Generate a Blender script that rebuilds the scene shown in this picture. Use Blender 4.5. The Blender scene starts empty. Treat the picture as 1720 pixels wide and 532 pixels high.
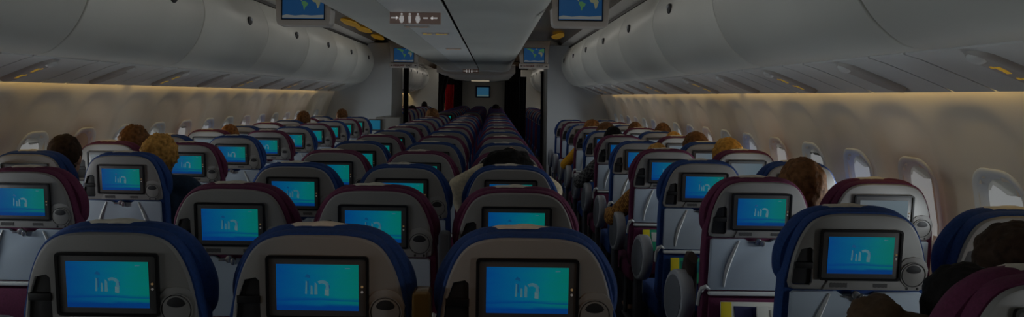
import bpy, bmesh, math, random
from mathutils import Vector, Matrix, noise
random.seed(7)
SC = bpy.context.scene
COL = SC.collection
PI = math.pi
EYE = 1.55
CAMX = 0.42

# ------------------------------------------------------------------ materials
MATS = {}
def mat(name, col, rough=0.5, metal=0.0, spec=0.4, emit=None, estr=0.0, noise_amt=0.0, nscale=40.0, bump=0.0, sheen=0.0, coat=0.0):
    if name in MATS: return MATS[name]
    m = bpy.data.materials.new(name); m.use_nodes = True
    nt = m.node_tree; b = nt.nodes['Principled BSDF']
    b.inputs['Base Color'].default_value = (*col, 1)
    b.inputs['Roughness'].default_value = rough
    b.inputs['Metallic'].default_value = metal
    b.inputs['Specular IOR Level'].default_value = spec
    if sheen: b.inputs['Sheen Weight'].default_value = sheen
    if coat: b.inputs['Coat Weight'].default_value = coat
    if emit:
        b.inputs['Emission Color'].default_value = (*emit, 1)
        b.inputs['Emission Strength'].default_value = estr
    if noise_amt or bump:
        tc = nt.nodes.new('ShaderNodeTexCoord'); n = nt.nodes.new('ShaderNodeTexNoise')
        n.inputs['Scale'].default_value = nscale; n.inputs['Detail'].default_value = 4
        nt.links.new(tc.outputs['Object'], n.inputs['Vector'])
        if noise_amt:
            r = nt.nodes.new('ShaderNodeValToRGB')
            r.color_ramp.elements[0].position = .3; r.color_ramp.elements[1].position = .7
            r.color_ramp.elements[0].color = tuple(max(0, c*(1-noise_amt)) for c in col)+(1,)
            r.color_ramp.elements[1].color = tuple(min(1, c*(1+noise_amt)) for c in col)+(1,)
            nt.links.new(n.outputs['Fac'], r.inputs['Fac']); nt.links.new(r.outputs['Color'], b.inputs['Base Color'])
        if bump:
            bp = nt.nodes.new('ShaderNodeBump'); bp.inputs['Strength'].default_value = bump; bp.inputs['Distance'].default_value = .004
            nt.links.new(n.outputs['Fac'], bp.inputs['Height']); nt.links.new(bp.outputs['Normal'], b.inputs['Normal'])
    MATS[name] = m
    return m

M_SHELL = mat('shell_plastic', (.245,.237,.23), .42, noise_amt=.04, nscale=6)
M_TRAY = mat('tray_plastic', (.42,.49,.57), .3, noise_amt=.03, nscale=5)
M_TRAYB = mat('tray_bar_and_highlight', (.62,.64,.64), .35)
M_BIN = mat('bin_panel', (.64,.64,.59), .38, noise_amt=.03, nscale=2)
M_PSU = mat('service_panel', (.76,.77,.75), .4, noise_amt=.03, nscale=3)
M_POD = mat('pod_plastic', (.50,.47,.44), .45)
M_CAP = mat('pod_cap', (.74,.74,.72), .4)
M_WALL = mat('sidewall', (.88,.77,.62), .6, noise_amt=.04, nscale=2.5)
M_REVEAL = mat('window_frame', (.88,.88,.86), .45)
M_SHADE = mat('window_shade', (.75,.74,.70), .5)
def translucent(m,f):
    nt=m.node_tree; b=nt.nodes['Principled BSDF']; t=nt.nodes.new('ShaderNodeBsdfTranslucent'); t.inputs['Color'].default_value=b.inputs['Base Color'].default_value
    mx=nt.nodes.new('ShaderNodeMixShader'); mx.inputs[0].default_value=f; nt.links.new(b.outputs[0],mx.inputs[1]); nt.links.new(t.outputs[0],mx.inputs[2]); nt.links.new(mx.outputs[0],nt.nodes['Material Output'].inputs['Surface'])
translucent(M_SHADE,.6)
M_SHADEB = mat('shade_beige', (.60,.46,.30), .5)
M_BLUE = mat('blue_fabric', (.010,.044,.18), .85, noise_amt=.18, nscale=140, bump=.25, sheen=.0)
M_PURP = mat('purple_fabric', (.108,.016,.055), .85, noise_amt=.18, nscale=140, bump=.25, sheen=.0)
M_LINEN = mat('linen', (.72,.66,.56), .9, noise_amt=.06, nscale=60, bump=.2)
M_BEZEL = mat('bezel_plastic', (.08,.078,.078), .35)
M_BEZEL2 = mat('bezel_frame', (.009,.009,.01), .3)
M_BLACK = mat('black_plastic', (.006,.006,.007), .5)
M_DARK = mat('dark_recess', (.02,.02,.022), .5)
M_METAL = mat('latch_metal', (.55,.56,.57), .25, metal=.9)
M_LEG = mat('seat_leg', (.18,.18,.19), .4, metal=.6)
M_ARM = mat('armrest_pad', (.05,.052,.06), .5)
M_ARMRIM = mat('armrest_rim', (.36,.38,.41), .35)
M_ARMDISC = mat('armrest_disc', (.12,.13,.15), .5)
M_BRASS = mat('armrest_cap', (.13,.075,.02), .25, metal=.5)
M_CUP = mat('cup_disc', (.225,.218,.21), .4)
M_FLOOR = mat('carpet', (.012,.013,.022), .95, noise_amt=.5, nscale=30, bump=.4)
M_CEIL = mat('ceiling_panel', (.60,.58,.55), .5, noise_amt=.03, nscale=2)
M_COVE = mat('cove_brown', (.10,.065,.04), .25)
M_BULK = mat('bulkhead_panel', (.68,.71,.73), .55, noise_amt=.03, nscale=2)
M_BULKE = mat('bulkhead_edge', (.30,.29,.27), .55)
M_FARW = mat('far_panel', (.62,.60,.56), .6)
M_CURT = mat('dark_curtain', (.018,.016,.02), .95, noise_amt=.3, nscale=20)
M_RED = mat('red_curtain', (.5,.006,.012), .9, noise_amt=.2, nscale=20)
M_MON = mat('monitor_case', (.50,.46,.42), .45)
M_SIGNW = mat('sign_face', (.62,.58,.54), .5)
M_SIGNR = mat('sign_brown', (.46,.32,.27), .5)
M_REDTXT = mat('red_letters', (.16,.015,.02), .6)
M_DKTXT = mat('dark_letters', (.05,.035,.03), .6)
M_SKIN = mat('skin', (.42,.24,.16), .6, noise_amt=.06, nscale=20)
M_EYE = mat('eye', (.5,.5,.5), .2)
M_WHITEL = mat('sign_lit_white', (.7,.7,.7), .5, emit=(1,.97,.95), estr=1.4)
M_AMBER = mat('sign_lit_amber', (.3,.2,.02), .5, emit=(1,.55,.05), estr=1.5)
M_COVEGLOW = mat('cove_glow_amber', (.4,.3,.05), .5, emit=(1,.50,.02), estr=.6, bump=.8, nscale=25)  # emission imitates gold light lying on the brown cove
M_LAMP = mat('lamp_warm', (.5,.5,.4), .5, emit=(1,.85,.6), estr=1.6)
M_STRIP = mat('cove_strip', (.6,.5,.3), .5, emit=(1,.62,.16), estr=2.6)
M_SKY = mat('daylight_pane', (.6,.6,.6), .3, emit=(.97,1,.98), estr=1.15)
M_LED1 = mat('led_amber', (.4,.3,.2), .4, emit=(1,.6,.2), estr=.5)
M_LED2 = mat('led_white', (.4,.4,.4), .4, emit=(1,.9,.85), estr=.4)
M_YEL = mat('magazine_yellow', (.65,.52,.01), .5)
M_GREEN = mat('magazine_green', (.02,.30,.16), .5)
M_WHITE = mat('paper_white', (.66,.66,.6), .6)
M_NAVYP = mat('paper_navy', (.03,.03,.10), .6)

def screen_mat(name, stops, mixtop, strength):
    m = bpy.data.materials.new(name); m.use_nodes = True
    nt = m.node_tree; b = nt.nodes['Principled BSDF']; L = nt.links.new
    uv = nt.nodes.new('ShaderNodeUVMap'); sep = nt.nodes.new('ShaderNodeSeparateXYZ'); L(uv.outputs['UV'], sep.inputs[0])
    # wavy height
    wv = nt.nodes.new('ShaderNodeTexNoise'); wv.inputs['Scale'].default_value = 2.2
    mp = nt.nodes.new('ShaderNodeMapping'); mp.inputs['Scale'].default_value = (1,3,1); L(uv.outputs['UV'], mp.inputs[0]); L(mp.outputs[0], wv.inputs['Vector'])
    r1 = nt.nodes.new('ShaderNodeValToRGB'); cr = r1.color_ramp
    while len(cr.elements) < len(stops): cr.elements.new(.5)
    for e, (p, c) in zip(cr.elements, stops): e.position = p; e.color = (*c, 1)
    ad = nt.nodes.new('ShaderNodeMath'); ad.operation = 'MULTIPLY_ADD'; ad.inputs[1].default_value = .22; ad.inputs[2].default_value = -.11
    L(wv.outputs['Fac'], ad.inputs[0])
    a2 = nt.nodes.new('ShaderNodeMath'); a2.operation = 'ADD'; L(ad.outputs[0], a2.inputs[0]); L(sep.outputs['X'], a2.inputs[1])
    L(a2.outputs[0], r1.inputs['Fac'])
    r2 = nt.nodes.new('ShaderNodeValToRGB'); c2 = r2.color_ramp
    for _ in range(4): c2.elements.new(.5)
    a3 = nt.nodes.new('ShaderNodeMath'); a3.operation = 'MULTIPLY_ADD'; a3.inputs[1].default_value = .10; L(wv.outputs['Fac'], a3.inputs[0]); 
    L(sep.outputs['Y'], a3.inputs[2])
    for e, (p, v) in zip(c2.elements, [(0,1),(.14,.95),(.20,.25),(.25,.1),(.275,.75),(.34,0)]): e.position = p; e.color = (v,v,v,1)
    L(a3.outputs[0], r2.inputs['Fac'])
    mx = nt.nodes.new('ShaderNodeMix'); mx.data_type = 'RGBA'; L(r2.outputs['Color'], mx.inputs[0]); L(r1.outputs['Color'], mx.inputs[6]); mx.inputs[7].default_value = (*mixtop, 1)
    L(mx.outputs[2], b.inputs['Emission Color']); b.inputs['Emission Strength'].default_value = strength
    b.inputs['Base Color'].default_value = (.01,.01,.012,1); b.inputs['Roughness'].default_value = .25
    return m
M_SCR = screen_mat('screen_blue', [(0,(.0,.16,.62)),(.45,(.0,.30,.60)),(.75,(.0,.42,.48)),(1,(.0,.44,.36))], (.0,.10,.52), 2.0)
M_SCR_GLARE = screen_mat('screen_glare_tint', [(0,(.40,.46,.50)),(.5,(.34,.46,.54)),(1,(.26,.40,.48))], (.18,.34,.52), 1.6)  # window glare put into the emission colour of the window-seat screens
M_EMB = mat('emblem_light', (.2,.3,.3), .5, emit=(.09,.42,.60), estr=1.35)
M_EMB2 = mat('emblem_dark', (.02,.1,.2), .5, emit=(.0,.18,.50), estr=1.5)
M_EMB3 = mat('emblem_pink', (.3,.3,.3), .5, emit=(.26,.50,.54), estr=1.3)
M_MAPSEA = mat('map_sea', (.02,.05,.1), .3, emit=(.03,.22,.62), estr=.78)
M_MAPLAND = mat('map_land', (.1,.2,.1), .4, emit=(.16,.52,.20), estr=.8)
M_MAPICE = mat('map_ice', (.3,.3,.3), .4, emit=(.62,.72,.70), estr=.6)
M_MAPLAND2 = mat('map_desert', (.3,.3,.2), .4, emit=(.50,.55,.34), estr=.7)
M_SCRFAR = mat('screen_cyan', (.02,.1,.12), .3, emit=(.02,.40,.75), estr=1.1)

# ------------------------------------------------------------------ mesh helpers
def mesh_from(bm, name, mats, smooth=True, angle=40):
    bmesh.ops.recalc_face_normals(bm, faces=bm.faces[:])
    me = bpy.data.meshes.new(name); bm.to_mesh(me); bm.free()
    for m in (mats if isinstance(mats, (list, tuple)) else [mats]): me.materials.append(m)
    if smooth:
        for p in me.polygons: p.use_smooth = True
        try: me.set_sharp_from_angle(angle=math.radians(angle))
        except Exception: pass
    return me

def link(name, me, parent=None, loc=(0,0,0), rot=None):
    o = bpy.data.objects.new(name, me); COL.objects.link(o); o.location = loc
    if rot: o.rotation_euler = rot
    if parent: o.parent = parent
    return o
def tag(o, label, cat, group=None):
    o['label'] = label; o['category'] = cat
    if group: o['group'] = group
    return o
def thing(name, label, cat, loc=(0,0,0), rotz=0, group=None):
    o = bpy.data.objects.new(name, None); COL.objects.link(o); o.location = loc; o.rotation_euler = (0,0,rotz); o.empty_display_size = .1
    return tag(o, label, cat, group)
def struct(name, me, parent=None, loc=(0,0,0)):
    o = link(name, me, parent, loc); 
    if not parent: o['kind'] = 'structure'
    return o

def offset(pts, d):
    n = len(pts); out = []
    A = sum(pts[i][0]*pts[(i+1)%n][1]-pts[(i+1)%n][0]*pts[i][1] for i in range(n))
    s = 1 if A > 0 else -1
    for i in range(n):
        a, b, c = pts[i-1], pts[i], pts[(i+1)%n]
        e1 = (b[0]-a[0], b[1]-a[1]); e2 = (c[0]-b[0], c[1]-b[1])
        l1 = math.hypot(*e1) or 1; l2 = math.hypot(*e2) or 1
        n1 = (e1[1]/l1*s, -e1[0]/l1*s); n2 = (e2[1]/l2*s, -e2[0]/l2*s)
        mx, my = n1[0]+n2[0], n1[1]+n2[1]; k = mx*mx+my*my
        if k < .3: mx, my, k = n1[0], n1[1], 1; f = d
        else: f = 2*d/k
        out.append((b[0]+mx*f, b[1]+my*f))
    return out

def loft(bm, layers, cap0=True, cap1=True, mi=0):
    """layers: list of equal-length loops of 3D points"""
    rings = [[bm.verts.new(p) for p in L] for L in layers]
    n = len(rings[0])
    for a, b in zip(rings, rings[1:]):
        for i in range(n):
            f = bm.faces.new((a[i], a[(i+1)%n], b[(i+1)%n], b[i])); f.material_index = mi
    if cap0: bm.faces.new(rings[0]).material_index = mi
    if cap1: bm.faces.new(rings[-1][::-1]).material_index = mi
    return rings

def slab(bm, pts, y0, y1, r=.006, r2=None, mi=0, axis='y'):
    """outline (a,b) extruded along an axis with rounded rims"""
    r2 = r if r2 is None else r2
    lay = []
    for t in (0, .35, 1):
        ang = t*PI/2
        lay.append((offset(pts, -r*(1-math.sin(ang))), y0+r*(1-math.cos(ang))))
    for t in (1, .35, 0):
        ang = t*PI/2
        lay.append((offset(pts, -r2*(1-math.sin(ang))), y1-r2*(1-math.cos(ang))))
    def P(p, y):
        if axis == 'y': return (p[0], y, p[1])
        if axis == 'x': return (y, p[0], p[1])
        return (p[0], p[1], y)
    loft(bm, [[P(p, y) for p in L] for L, y in lay], mi=mi)

def rrect(cx, cz, w, h, r, n=5):
    pts = []
    for sx, sz, a0 in ((1,1,0),(-1,1,90),(-1,-1,180),(1,-1,270)):
        for i in range(n):
            a = math.radians(a0+90*i/(n-1))
            pts.append((cx+sx*(w/2-r)+r*math.cos(a), cz+sz*(h/2-r)+r*math.sin(a)))
    return pts
def circ(cx, cz, r, n=24, ry=None):
    ry = ry or r
    return [(cx+r*math.cos(2*PI*i/n), cz+ry*math.sin(2*PI*i/n)) for i in range(n)]
def mirror(half):
    """half outline from top centre-right going down; returns full loop"""
    return half + [(-x, z) for x, z in reversed(half) if abs(x) > 1e-6]
def smooth_half(pts, n=3):
    """Catmull-Rom through points"""
    out = []
    P = [pts[0]] + pts + [pts[-1]]
    for i in range(1, len(P)-2):
        for k in range(n):
            t = k/n
            q = []
            for c in (0,1):
                p0,p1,p2,p3 = P[i-1][c],P[i][c],P[i+1][c],P[i+2][c]
                q.append(.5*((2*p1)+(-p0+p2)*t+(2*p0-5*p1+4*p2-p3)*t*t+(-p0+3*p1-3*p2+p3)*t**3))
            out.append(tuple(q))
    out.append(pts[-1])
    return out
def ring(bm, outer, inner, y0, y1, axis='y', mi=0):
    def P(p, y):
        if axis == 'y': return (p[0], y, p[1])
        if axis == 'x': return (y, p[0], p[1])
        return (p[0], p[1], y)
    loops = [[P(p,y1) for p in outer],[P(p,y0) for p in outer],[P(p,y0) for p in inner],[P(p,y1) for p in inner]]
    R = [[bm.verts.new(p) for p in L] for L in loops]
    n = len(outer)
    for a, b in ((0,1),(1,2),(2,3),(3,0)):
        for i in range(n):
            bm.faces.new((R[a][i], R[a][(i+1)%n], R[b][(i+1)%n], R[b][i])).material_index = mi
def tube(bm, pts, r, n=8, mi=0):
    rings = []
    for i, p in enumerate(pts):
        p = Vector(p); d = (Vector(pts[min(i+1,len(pts)-1)])-Vector(pts[max(i-1,0)])).normalized()
        u = d.orthogonal().normalized() if i == 0 else (u - d*u.dot(d)).normalized()
        v = d.cross(u); rr = r[i] if isinstance(r,(list,tuple)) else r
        rings.append([p+u*rr*math.cos(2*PI*k/n)+v*rr*math.sin(2*PI*k/n) for k in range(n)])
    loft(bm, rings, mi=mi)
def boxm(bm, x0, x1, y0, y1, z0, z1, r=.004, mi=0):
    slab(bm, rrect((x0+x1)/2, (z0+z1)/2, x1-x0, z1-z0, min(r, (x1-x0)*.45, (z1-z0)*.45), 3), y0, y1, min(r,(y1-y0)*.45), mi=mi)
def tilt(bm):
    for v in bm.verts: v.co.y -= (max(v.co.z,.45)-1.1)*.12

# ------------------------------------------------------------------ seat
CACHE = {}
def cached(key, fn):
    if key not in CACHE: CACHE[key] = fn()
    return CACHE[key]
TOP = 1.205
half_shell = smooth_half([(0,TOP),(.07,TOP-.001),(.122,TOP-.011),(.156,TOP-.033),(.181,TOP-.073),(.199,TOP-.125),(.2095,TOP-.18)],3) + [(.214,TOP-.215),(.209,TOP-.233),(.193,TOP-.24)]
SHELL = mirror(half_shell)

def m_shell():
    bm = bmesh.new(); slab(bm, SHELL, 0, .035, .010); 
    me = mesh_from(bm, 'back_shell', M_SHELL)
    # pocket for the handset cradle cut into the shell
    bm = bmesh.new(); slab(bm, CRADLE, -.02, .022, .001); cm = mesh_from(bm, 'cut', M_SHELL)
    a = bpy.data.objects.new('tmp_a', me); c = bpy.data.objects.new('tmp_c', cm); COL.objects.link(a); COL.objects.link(c)
    md = a.modifiers.new('b','BOOLEAN'); md.object = c; md.operation = 'DIFFERENCE'; md.solver = 'EXACT'
    dg = bpy.context.evaluated_depsgraph_get(); dg.update()
    out = bpy.data.meshes.new_from_object(a.evaluated_get(dg))
    bpy.data.objects.remove(a); bpy.data.objects.remove(c)
    bm = bmesh.new(); bm.from_mesh(out)
    # raised strip above the tray and the cup plate
    slab(bm, [(-.11,.968),(.19,.968),(.19,.998),(-.095,.998)], -.004, .006, .003)
    slab(bm, mirror([(0,.055),(.03,.05),(.046,.03),(.05,0),(.05,-.075),(.046,-.08)]) and [(x+.165,z+1.015) for x,z in mirror([(0,.06),(.025,.055),(.04,.04),(.047,.018),(.045,-.0),(.043,-.03)])], -.003, .006, .002)
    tilt(bm); me = mesh_from(bm, 'back_shell', M_SHELL, angle=35); return me
CRADLE = [(-.180,1.094),(-.152,1.100),(-.143,1.092),(-.141,.990),(-.147,.982),(-.199,.982),(-.204,.99),(-.199,1.04)]
CRADLE = CRADLE[::-1]
def m_cradle():
    bm = bmesh.new(); slab(bm, offset(CRADLE,-.0015), .008, .0215, .002, mi=0)
    slab(bm, [(-.199,1.034),(-.141,1.034),(-.141,1.054),(-.199,1.054)], -.003, .012, .003, mi=1)
    tilt(bm); return mesh_from(bm, 'handset_cradle', [M_DARK, M_BLACK])
SZ = 1.078
def m_bezel():
    bm = bmesh.new()
    ring(bm, rrect(0,SZ,.250,.158,.010), rrect(0,SZ,.236,.144,.005), -.009, .004, mi=1)
    slab(bm, rrect(0,SZ,.238,.146,.005), -.005, .004, .002, mi=0)
    tilt(bm); return mesh_from(bm, 'screen_bezel', [M_BEZEL, M_BEZEL2], angle=30)
def m_screen(m):
    bm = bmesh.new(); y=-.0062
    uvl = bm.loops.layers.uv.new('UVMap')
    w,h = .100,.0575
    front = [(-w,y,SZ-h),(w,y,SZ-h),(w,y,SZ+h),(-w,y,SZ+h)]
    a = [bm.verts.new(p) for p in front]; b = [bm.verts.new((p[0],-.004,p[2])) for p in front]
    f = bm.faces.new(a)
    for i in range(4): bm.faces.new((a[i],a[(i+1)%4],b[(i+1)%4],b[i]))
    for fc in bm.faces:
        for l in fc.loops: l[uvl].uv = ((l.vert.co.x+w)/(2*w), (l.vert.co.z-SZ+h)/(2*h))
    if m is M_SCR: emblem(bm)
    tilt(bm); return mesh_from(bm, 'screen', [m,M_EMB,M_EMB2,M_EMB3], smooth=False)
def emblem(bm):
    y0,y1=-.0068,-.0062
    def q(pts, mi): slab(bm, [(x, SZ+z) for x,z in pts], y0, y1, .0002, mi=mi+1)
    X=-.030
    q([(X+.000,-.016),(X+.0045,-.016),(X+.0055,.014),(X+.002,.018)],0)
    q([(X+.006,-.006),(X+.009,-.006),(X+.009,.018),(X+.005,.016)],1)
    q([(X-.001,.027),(X+.013,.023),(X+.012,.030),(X+.005,.034)],1)
    q([(X+.013,-.017),(X+.019,-.017),(X+.018,.004),(X+.014,.006)],0)
    q([(X+.0225,-.017),(X+.030,-.017),(X+.030,.008),(X+.024,.014)],0)
    # arch
    pts=[(X+.047,-.018),(X+.058,-.020)]
    for i in range(7):
        a=math.radians(0+i*22); pts.append((X+.042+.017*math.cos(a), .004+.015*math.sin(a)))
    for i in range(5):
        a=math.radians(130-i*30); pts.append((X+.041+.010*math.cos(a), .003+.008*math.sin(a)))
    q(pts,0); q([(X+.048,-.019),(X+.057,-.0205),(X+.0565,-.006),(X+.048,-.004)],2)
    q([(X+.052,.0145),(X+.060,.006),(X+.0605,-.002),(X+.0585,-.002),(X+.057,.006)],1)
    q([(.068,.047),(.080,.048),(.080,.0495),(.068,.0495)],0)
def m_led(z, m):
    bm = bmesh.new(); slab(bm, circ(.1085,SZ+z,.0032,10), -.0075, -.004, .001); tilt(bm); return mesh_from(bm,'button',m)
def m_cup():
    bm = bmesh.new(); cx,cz=.165,1.018
    ring(bm, circ(cx,cz,.0400), circ(cx,cz,.0375), -.0065, .003, mi=0); ring(bm, circ(cx,cz,.0376), circ(cx,cz,.0352), -.0045, .003, mi=1)
    slab(bm, circ(cx,cz,.0352), -.0065, .003, .002, mi=0)
    cres=[(cx+.024*math.cos(math.radians(a)),cz+.0215*math.sin(math.radians(a))+.0095) for a in range(15,166,15)]
    cres+= [(cx+.022*math.cos(math.radians(a))*1.0,cz+.0085*math.sin(math.radians(a))+.014) for a in range(195,346,25)]
    slab(bm, cres, -.0074, -.004, .0003, mi=1)
    for dx in (-.016,.016): slab(bm, rrect(cx+dx,cz-.043,.007,.009,.003,3), -.0052, .001, .0003, mi=1)
    tilt(bm); return mesh_from(bm,'cup_holder',[M_CUP,M_DARK])
def m_placard(right):
    bm = bmesh.new()
    x0,x1,z0,z1 = (.045,.088,.977,.990) if right else (-.088,-.035,.976,.991)
    n=11; top=[(x1-(x1-x0)*i/n, z1-.0012*(i%2)) for i in range(n+1)]; bot=[(x0+(x1-x0)*i/n, z0+.0012*(i%3==0)) for i in range(n+1)]
    slab(bm, bot+top, -.0049,-.003,.0002)
    tilt(bm); return mesh_from(bm,'placard',M_BEZEL,smooth=False)
def fab_outline(d, zb, wb):
    half = [p for p in half_shell if p[1] > 1.02]
    o = offset(mirror(half), d)
    n = len(half); hh = [(max(0,x), z) for x, z in o[:n-1]]; hh[0] = (0, hh[0][1])
    return mirror(hh + [(wb-.004, 1.0), (wb,.9), (wb,zb+.06),(wb-.01,zb+.015),(wb-.03,zb)])
def m_fabric(m):
    bm = bmesh.new(); slab(bm, fab_outline(.008,.44,.228), .012, .115, .008, .045); tilt(bm); return mesh_from(bm,'seat_back',m)
def m_head(m):
    half = smooth_half([(0,1.221),(.08,1.219),(.132,1.208),(.175,1.180),(.208,1.135),(.228,1.09),(.233,1.045),(.226,1.0),(.2,.972),(.15,.96)],3)
    bm = bmesh.new(); slab(bm, mirror(half), .05, .160, .022, .062); tilt(bm); return mesh_from(bm,'headrest',m)
def m_linen():
    bm = bmesh.new()
    prof=[(.066,1.2195),(.072,1.2245),(.088,1.2268),(.112,1.223),(.140,1.208),(.161,1.175),(.168,1.10)]
    lay=[]
    for i in range(9):
        x=-.092+.165*i/8; dz=-.004*abs(i-4)/4-.006*(abs(i-4)/4)**4+.0015*math.sin(i*1.7)
        lay.append([(x,y,z+dz) for y,z in prof]+[(x,y-.004 if k>3 else y,z+dz-.006) for k,(y,z) in reversed(list(enumerate(prof)))])
    loft(bm,lay); tilt(bm); return mesh_from(bm,'headrest_cover',M_LINEN)
def m_tray():
    bm = bmesh.new()
    o=[(-.204,.955),(-.206,.76),(-.2,.738),(.2,.738),(.206,.76),(.204,.955),(.195,.962),(.06,.962),(.045,.952),(-.045,.952),(-.06,.962),(-.195,.962)]
    slab(bm,o,.0,.028,.006,mi=0)
    for s in (-1,1):
        pts=[]
        for i in range(13):
            t=i/12; z=.955-.20*t; pts.append((s*(.085+.055*math.sin(PI*.5*t)**1.0), -.0005, z))
        tube(bm,pts,[.004+.005*math.sin(PI*i/12) for i in range(13)],6,mi=1)  # pale arcs standing in for reflections on the glossy tray
    tilt(bm); return mesh_from(bm,'tray_table',[M_TRAY,M_TRAYB])
def m_latch():
    bm = bmesh.new()
    slab(bm, circ(-.006,.952,.014,16), -.012,.004,.004); slab(bm, circ(.010,.945,.010,14,.014), -.017,.0,.004)
    slab(bm, rrect(-.03,.947,.03,.006,.002,3), -.005,.002,.001)
    tilt(bm); return mesh_from(bm,'tray_latch',M_METAL)
def m_traybar():
    bm = bmesh.new(); boxm(bm,-.205,.205,-.012,.028,.716,.733,.006)
    for s in (-1,1):
        pts=[(s*.198,.008,.742),(s*.214,.006,.752),(s*.228,.012,.742),(s*.232,.03,.715),(s*.232,.05,.66)]
        tube(bm,pts,[.008,.010,.011,.011,.009],8)
    tilt(bm); return mesh_from(bm,'tray_hinge',M_TRAYB)
def m_pocket(m):
    bm = bmesh.new()
    lay=[]
    for z,b in ((.705,-.004),(.69,-.012),(.6,-.022),(.5,-.022),(.42,-.01),(.40,0)):
        lay.append([(-.2,.02,z),(-.2,b+.012,z),(-.17,b+.002,z),(-.08,b,z),(0,b-.003,z),(.08,b,z),(.17,b+.002,z),(.2,b+.012,z),(.2,.02,z)])
    loft(bm,lay); tilt(bm); return mesh_from(bm,'seat_pocket',m)
def m_cushion(m):
    bm = bmesh.new(); slab(bm, rrect(0,.39,.45,.13,.04), .14,.62,.03); return mesh_from(bm,'seat_cushion',m)
def m_leg(s):
    bm = bmesh.new()
    for y in (.22,.52): tube(bm,[(s*.16,y-.04*(1 if y<.3 else -1),0.0),(s*.16,y,.33)],.016,8)
    boxm(bm,s*.16-.018,s*.16+.018,.16,.58,.300,.330,.006); boxm(bm,s*.16-.02,s*.16+.02,.14,.60,0,.016,.004)
    return mesh_from(bm,'leg',M_LEG)
def m_aislearm(s):
    bm = bmesh.new(); x0,x1=sorted((s*.238,s*.296))
    st=[(.30+.185*math.cos(2*PI*i/28), .640+.130*math.sin(2*PI*i/28)-.045*math.cos(2*PI*i/28)) for i in range(28)]
    slab(bm, st, x0, x1, .012, axis='x', mi=0)
    boxm(bm,x0+.012,x1-.012,.34,.46,.06,.57,.008,mi=1)
    return mesh_from(bm,'armrest',[M_ARMRIM,M_ARM])
def m_armdisc(s):
    bm = bmesh.new(); x0,x1=sorted((s*.292,s*.299))
    st=[(.298+.155*math.cos(2*PI*i/28), .640+.106*math.sin(2*PI*i/28)-.038*math.cos(2*PI*i/28)) for i in range(28)]
    slab(bm, st, x0, x1, .003, axis='x'); return mesh_from(bm,'armrest_panel',M_ARMDISC)
def m_slimarm():
    bm = bmesh.new(); boxm(bm,.238,.272,.13,.52,.615,.66,.014); boxm(bm,.243,.267,.15,.22,.45,.62,.008); return mesh_from(bm,'armrest',M_ARM)
def m_raisedarm():
    bm = bmesh.new(); boxm(bm,.234,.276,-.03,.03,.66,1.065,.012,mi=0); return mesh_from(bm,'raised_armrest',M_ARM)
def m_raisedcap():
    bm = bmesh.new(); boxm(bm,.2325,.2775,-.036,.036,.985,1.078,.010); return mesh_from(bm,'armrest_cap',M_BRASS)

ORD = ['first','second','third','fourth','fifth','sixth','seventh','eighth','ninth','tenth','eleventh','twelfth','thirteenth','fourteenth','fifteenth','sixteenth','seventeenth','eighteenth','nineteenth','twentieth','twenty-first','twenty-second','twenty-third','twenty-fourth','twenty-fifth','twenty-sixth','twenty-seventh']
def seat(x, y, color, label, group, lod=0, pale=False, aisle=0, arm=None):
    t = thing('aircraft_seat', label, 'seat', (x,y,0), 0, group)
    fm = M_BLUE if color=='blue' else M_PURP
    link('back_shell', cached('shell', m_shell), t)
    link('seat_back', cached('fab'+color, lambda: m_fabric(fm)), t)
    link('headrest', cached('head'+color, lambda: m_head(fm)), t)
    b = link('screen_bezel', cached('bezel', m_bezel), t)
    link('screen', cached('scrp' if pale else 'scr', lambda: m_screen(M_SCR_GLARE if pale else M_SCR)), b)
    if lod < 3:
        link('headrest_cover', cached('linen', m_linen), t)
        link('handset_cradle', cached('cradle', m_cradle), t)
        link('cup_holder', cached('cup', m_cup), t)
        link('tray_table', cached('tray', m_tray), t)
    if lod < 2:
        link('button', cached('led1', lambda: m_led(.003,M_LED1)), b); link('button', cached('led2', lambda: m_led(-.010,M_LED2)), b)
        link('placard', cached('placl', lambda: m_placard(False)), t); link('placard', cached('placr', lambda: m_placard(True)), t)
        link('tray_latch', cached('latch', m_latch), t)
        link('tray_hinge', cached('hinge', m_traybar), t)
        link('seat_pocket', cached('pock'+color, lambda: m_pocket(fm)), t)
    link('seat_cushion', cached('cush'+color, lambda: m_cushion(fm)), t)
    link('leg', cached('legl', lambda: m_leg(-1)), t); link('leg', cached('legr', lambda: m_leg(1)), t)
    if aisle:
        a = link('armrest', cached('arm%d'%aisle, lambda: m_aislearm(aisle)), t)
        link('armrest_panel', cached('armd%d'%aisle, lambda: m_armdisc(aisle)), a)
    if arm == 'slim': link('armrest', cached('slim', m_slimarm), t)
    if arm == 'raised':
        a = link('raised_armrest', cached('rais', m_raisedarm), t)
        if color == 'blue': link('armrest_cap', cached('raiscap', m_raisedcap), a)
    return t

P = .86
side_rows = {}
# centre block
Y0 = 1.855
names3 = {-.51:'left column', 0:'middle column', .51:'right column'}
for k in range(14):
    col = 'blue' if k % 2 == 0 else 'purple'
    for i, x in enumerate((-.51,0,.51)):
        arm = 'raised' if (i == 1 and k < 2) else ('slim' if i < 2 and k < 5 else None)
        seat(x, Y0+P*k, col, '%s fabric aircraft seat with lit screen, %s row of centre block, %s' % (col, ORD[k], names3[x]), 'centre block seats', lod=0 if k < 6 else (1 if k < 9 else 2), arm=arm, aisle=(1 if i == 2 else -1 if i == 0 else 0) if k < 8 else 0)
for k in range(11):
    col = 'blue' if k % 2 == 0 else 'purple'
    for i, x in enumerate((-.51,0,.51)):
        seat(x, 15.1+P*k, col, '%s aircraft seat in far cabin behind the divider, %s row of centre block, %s' % (col, ORD[k], names3[x]), 'far centre block seats', lod=3)
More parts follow.
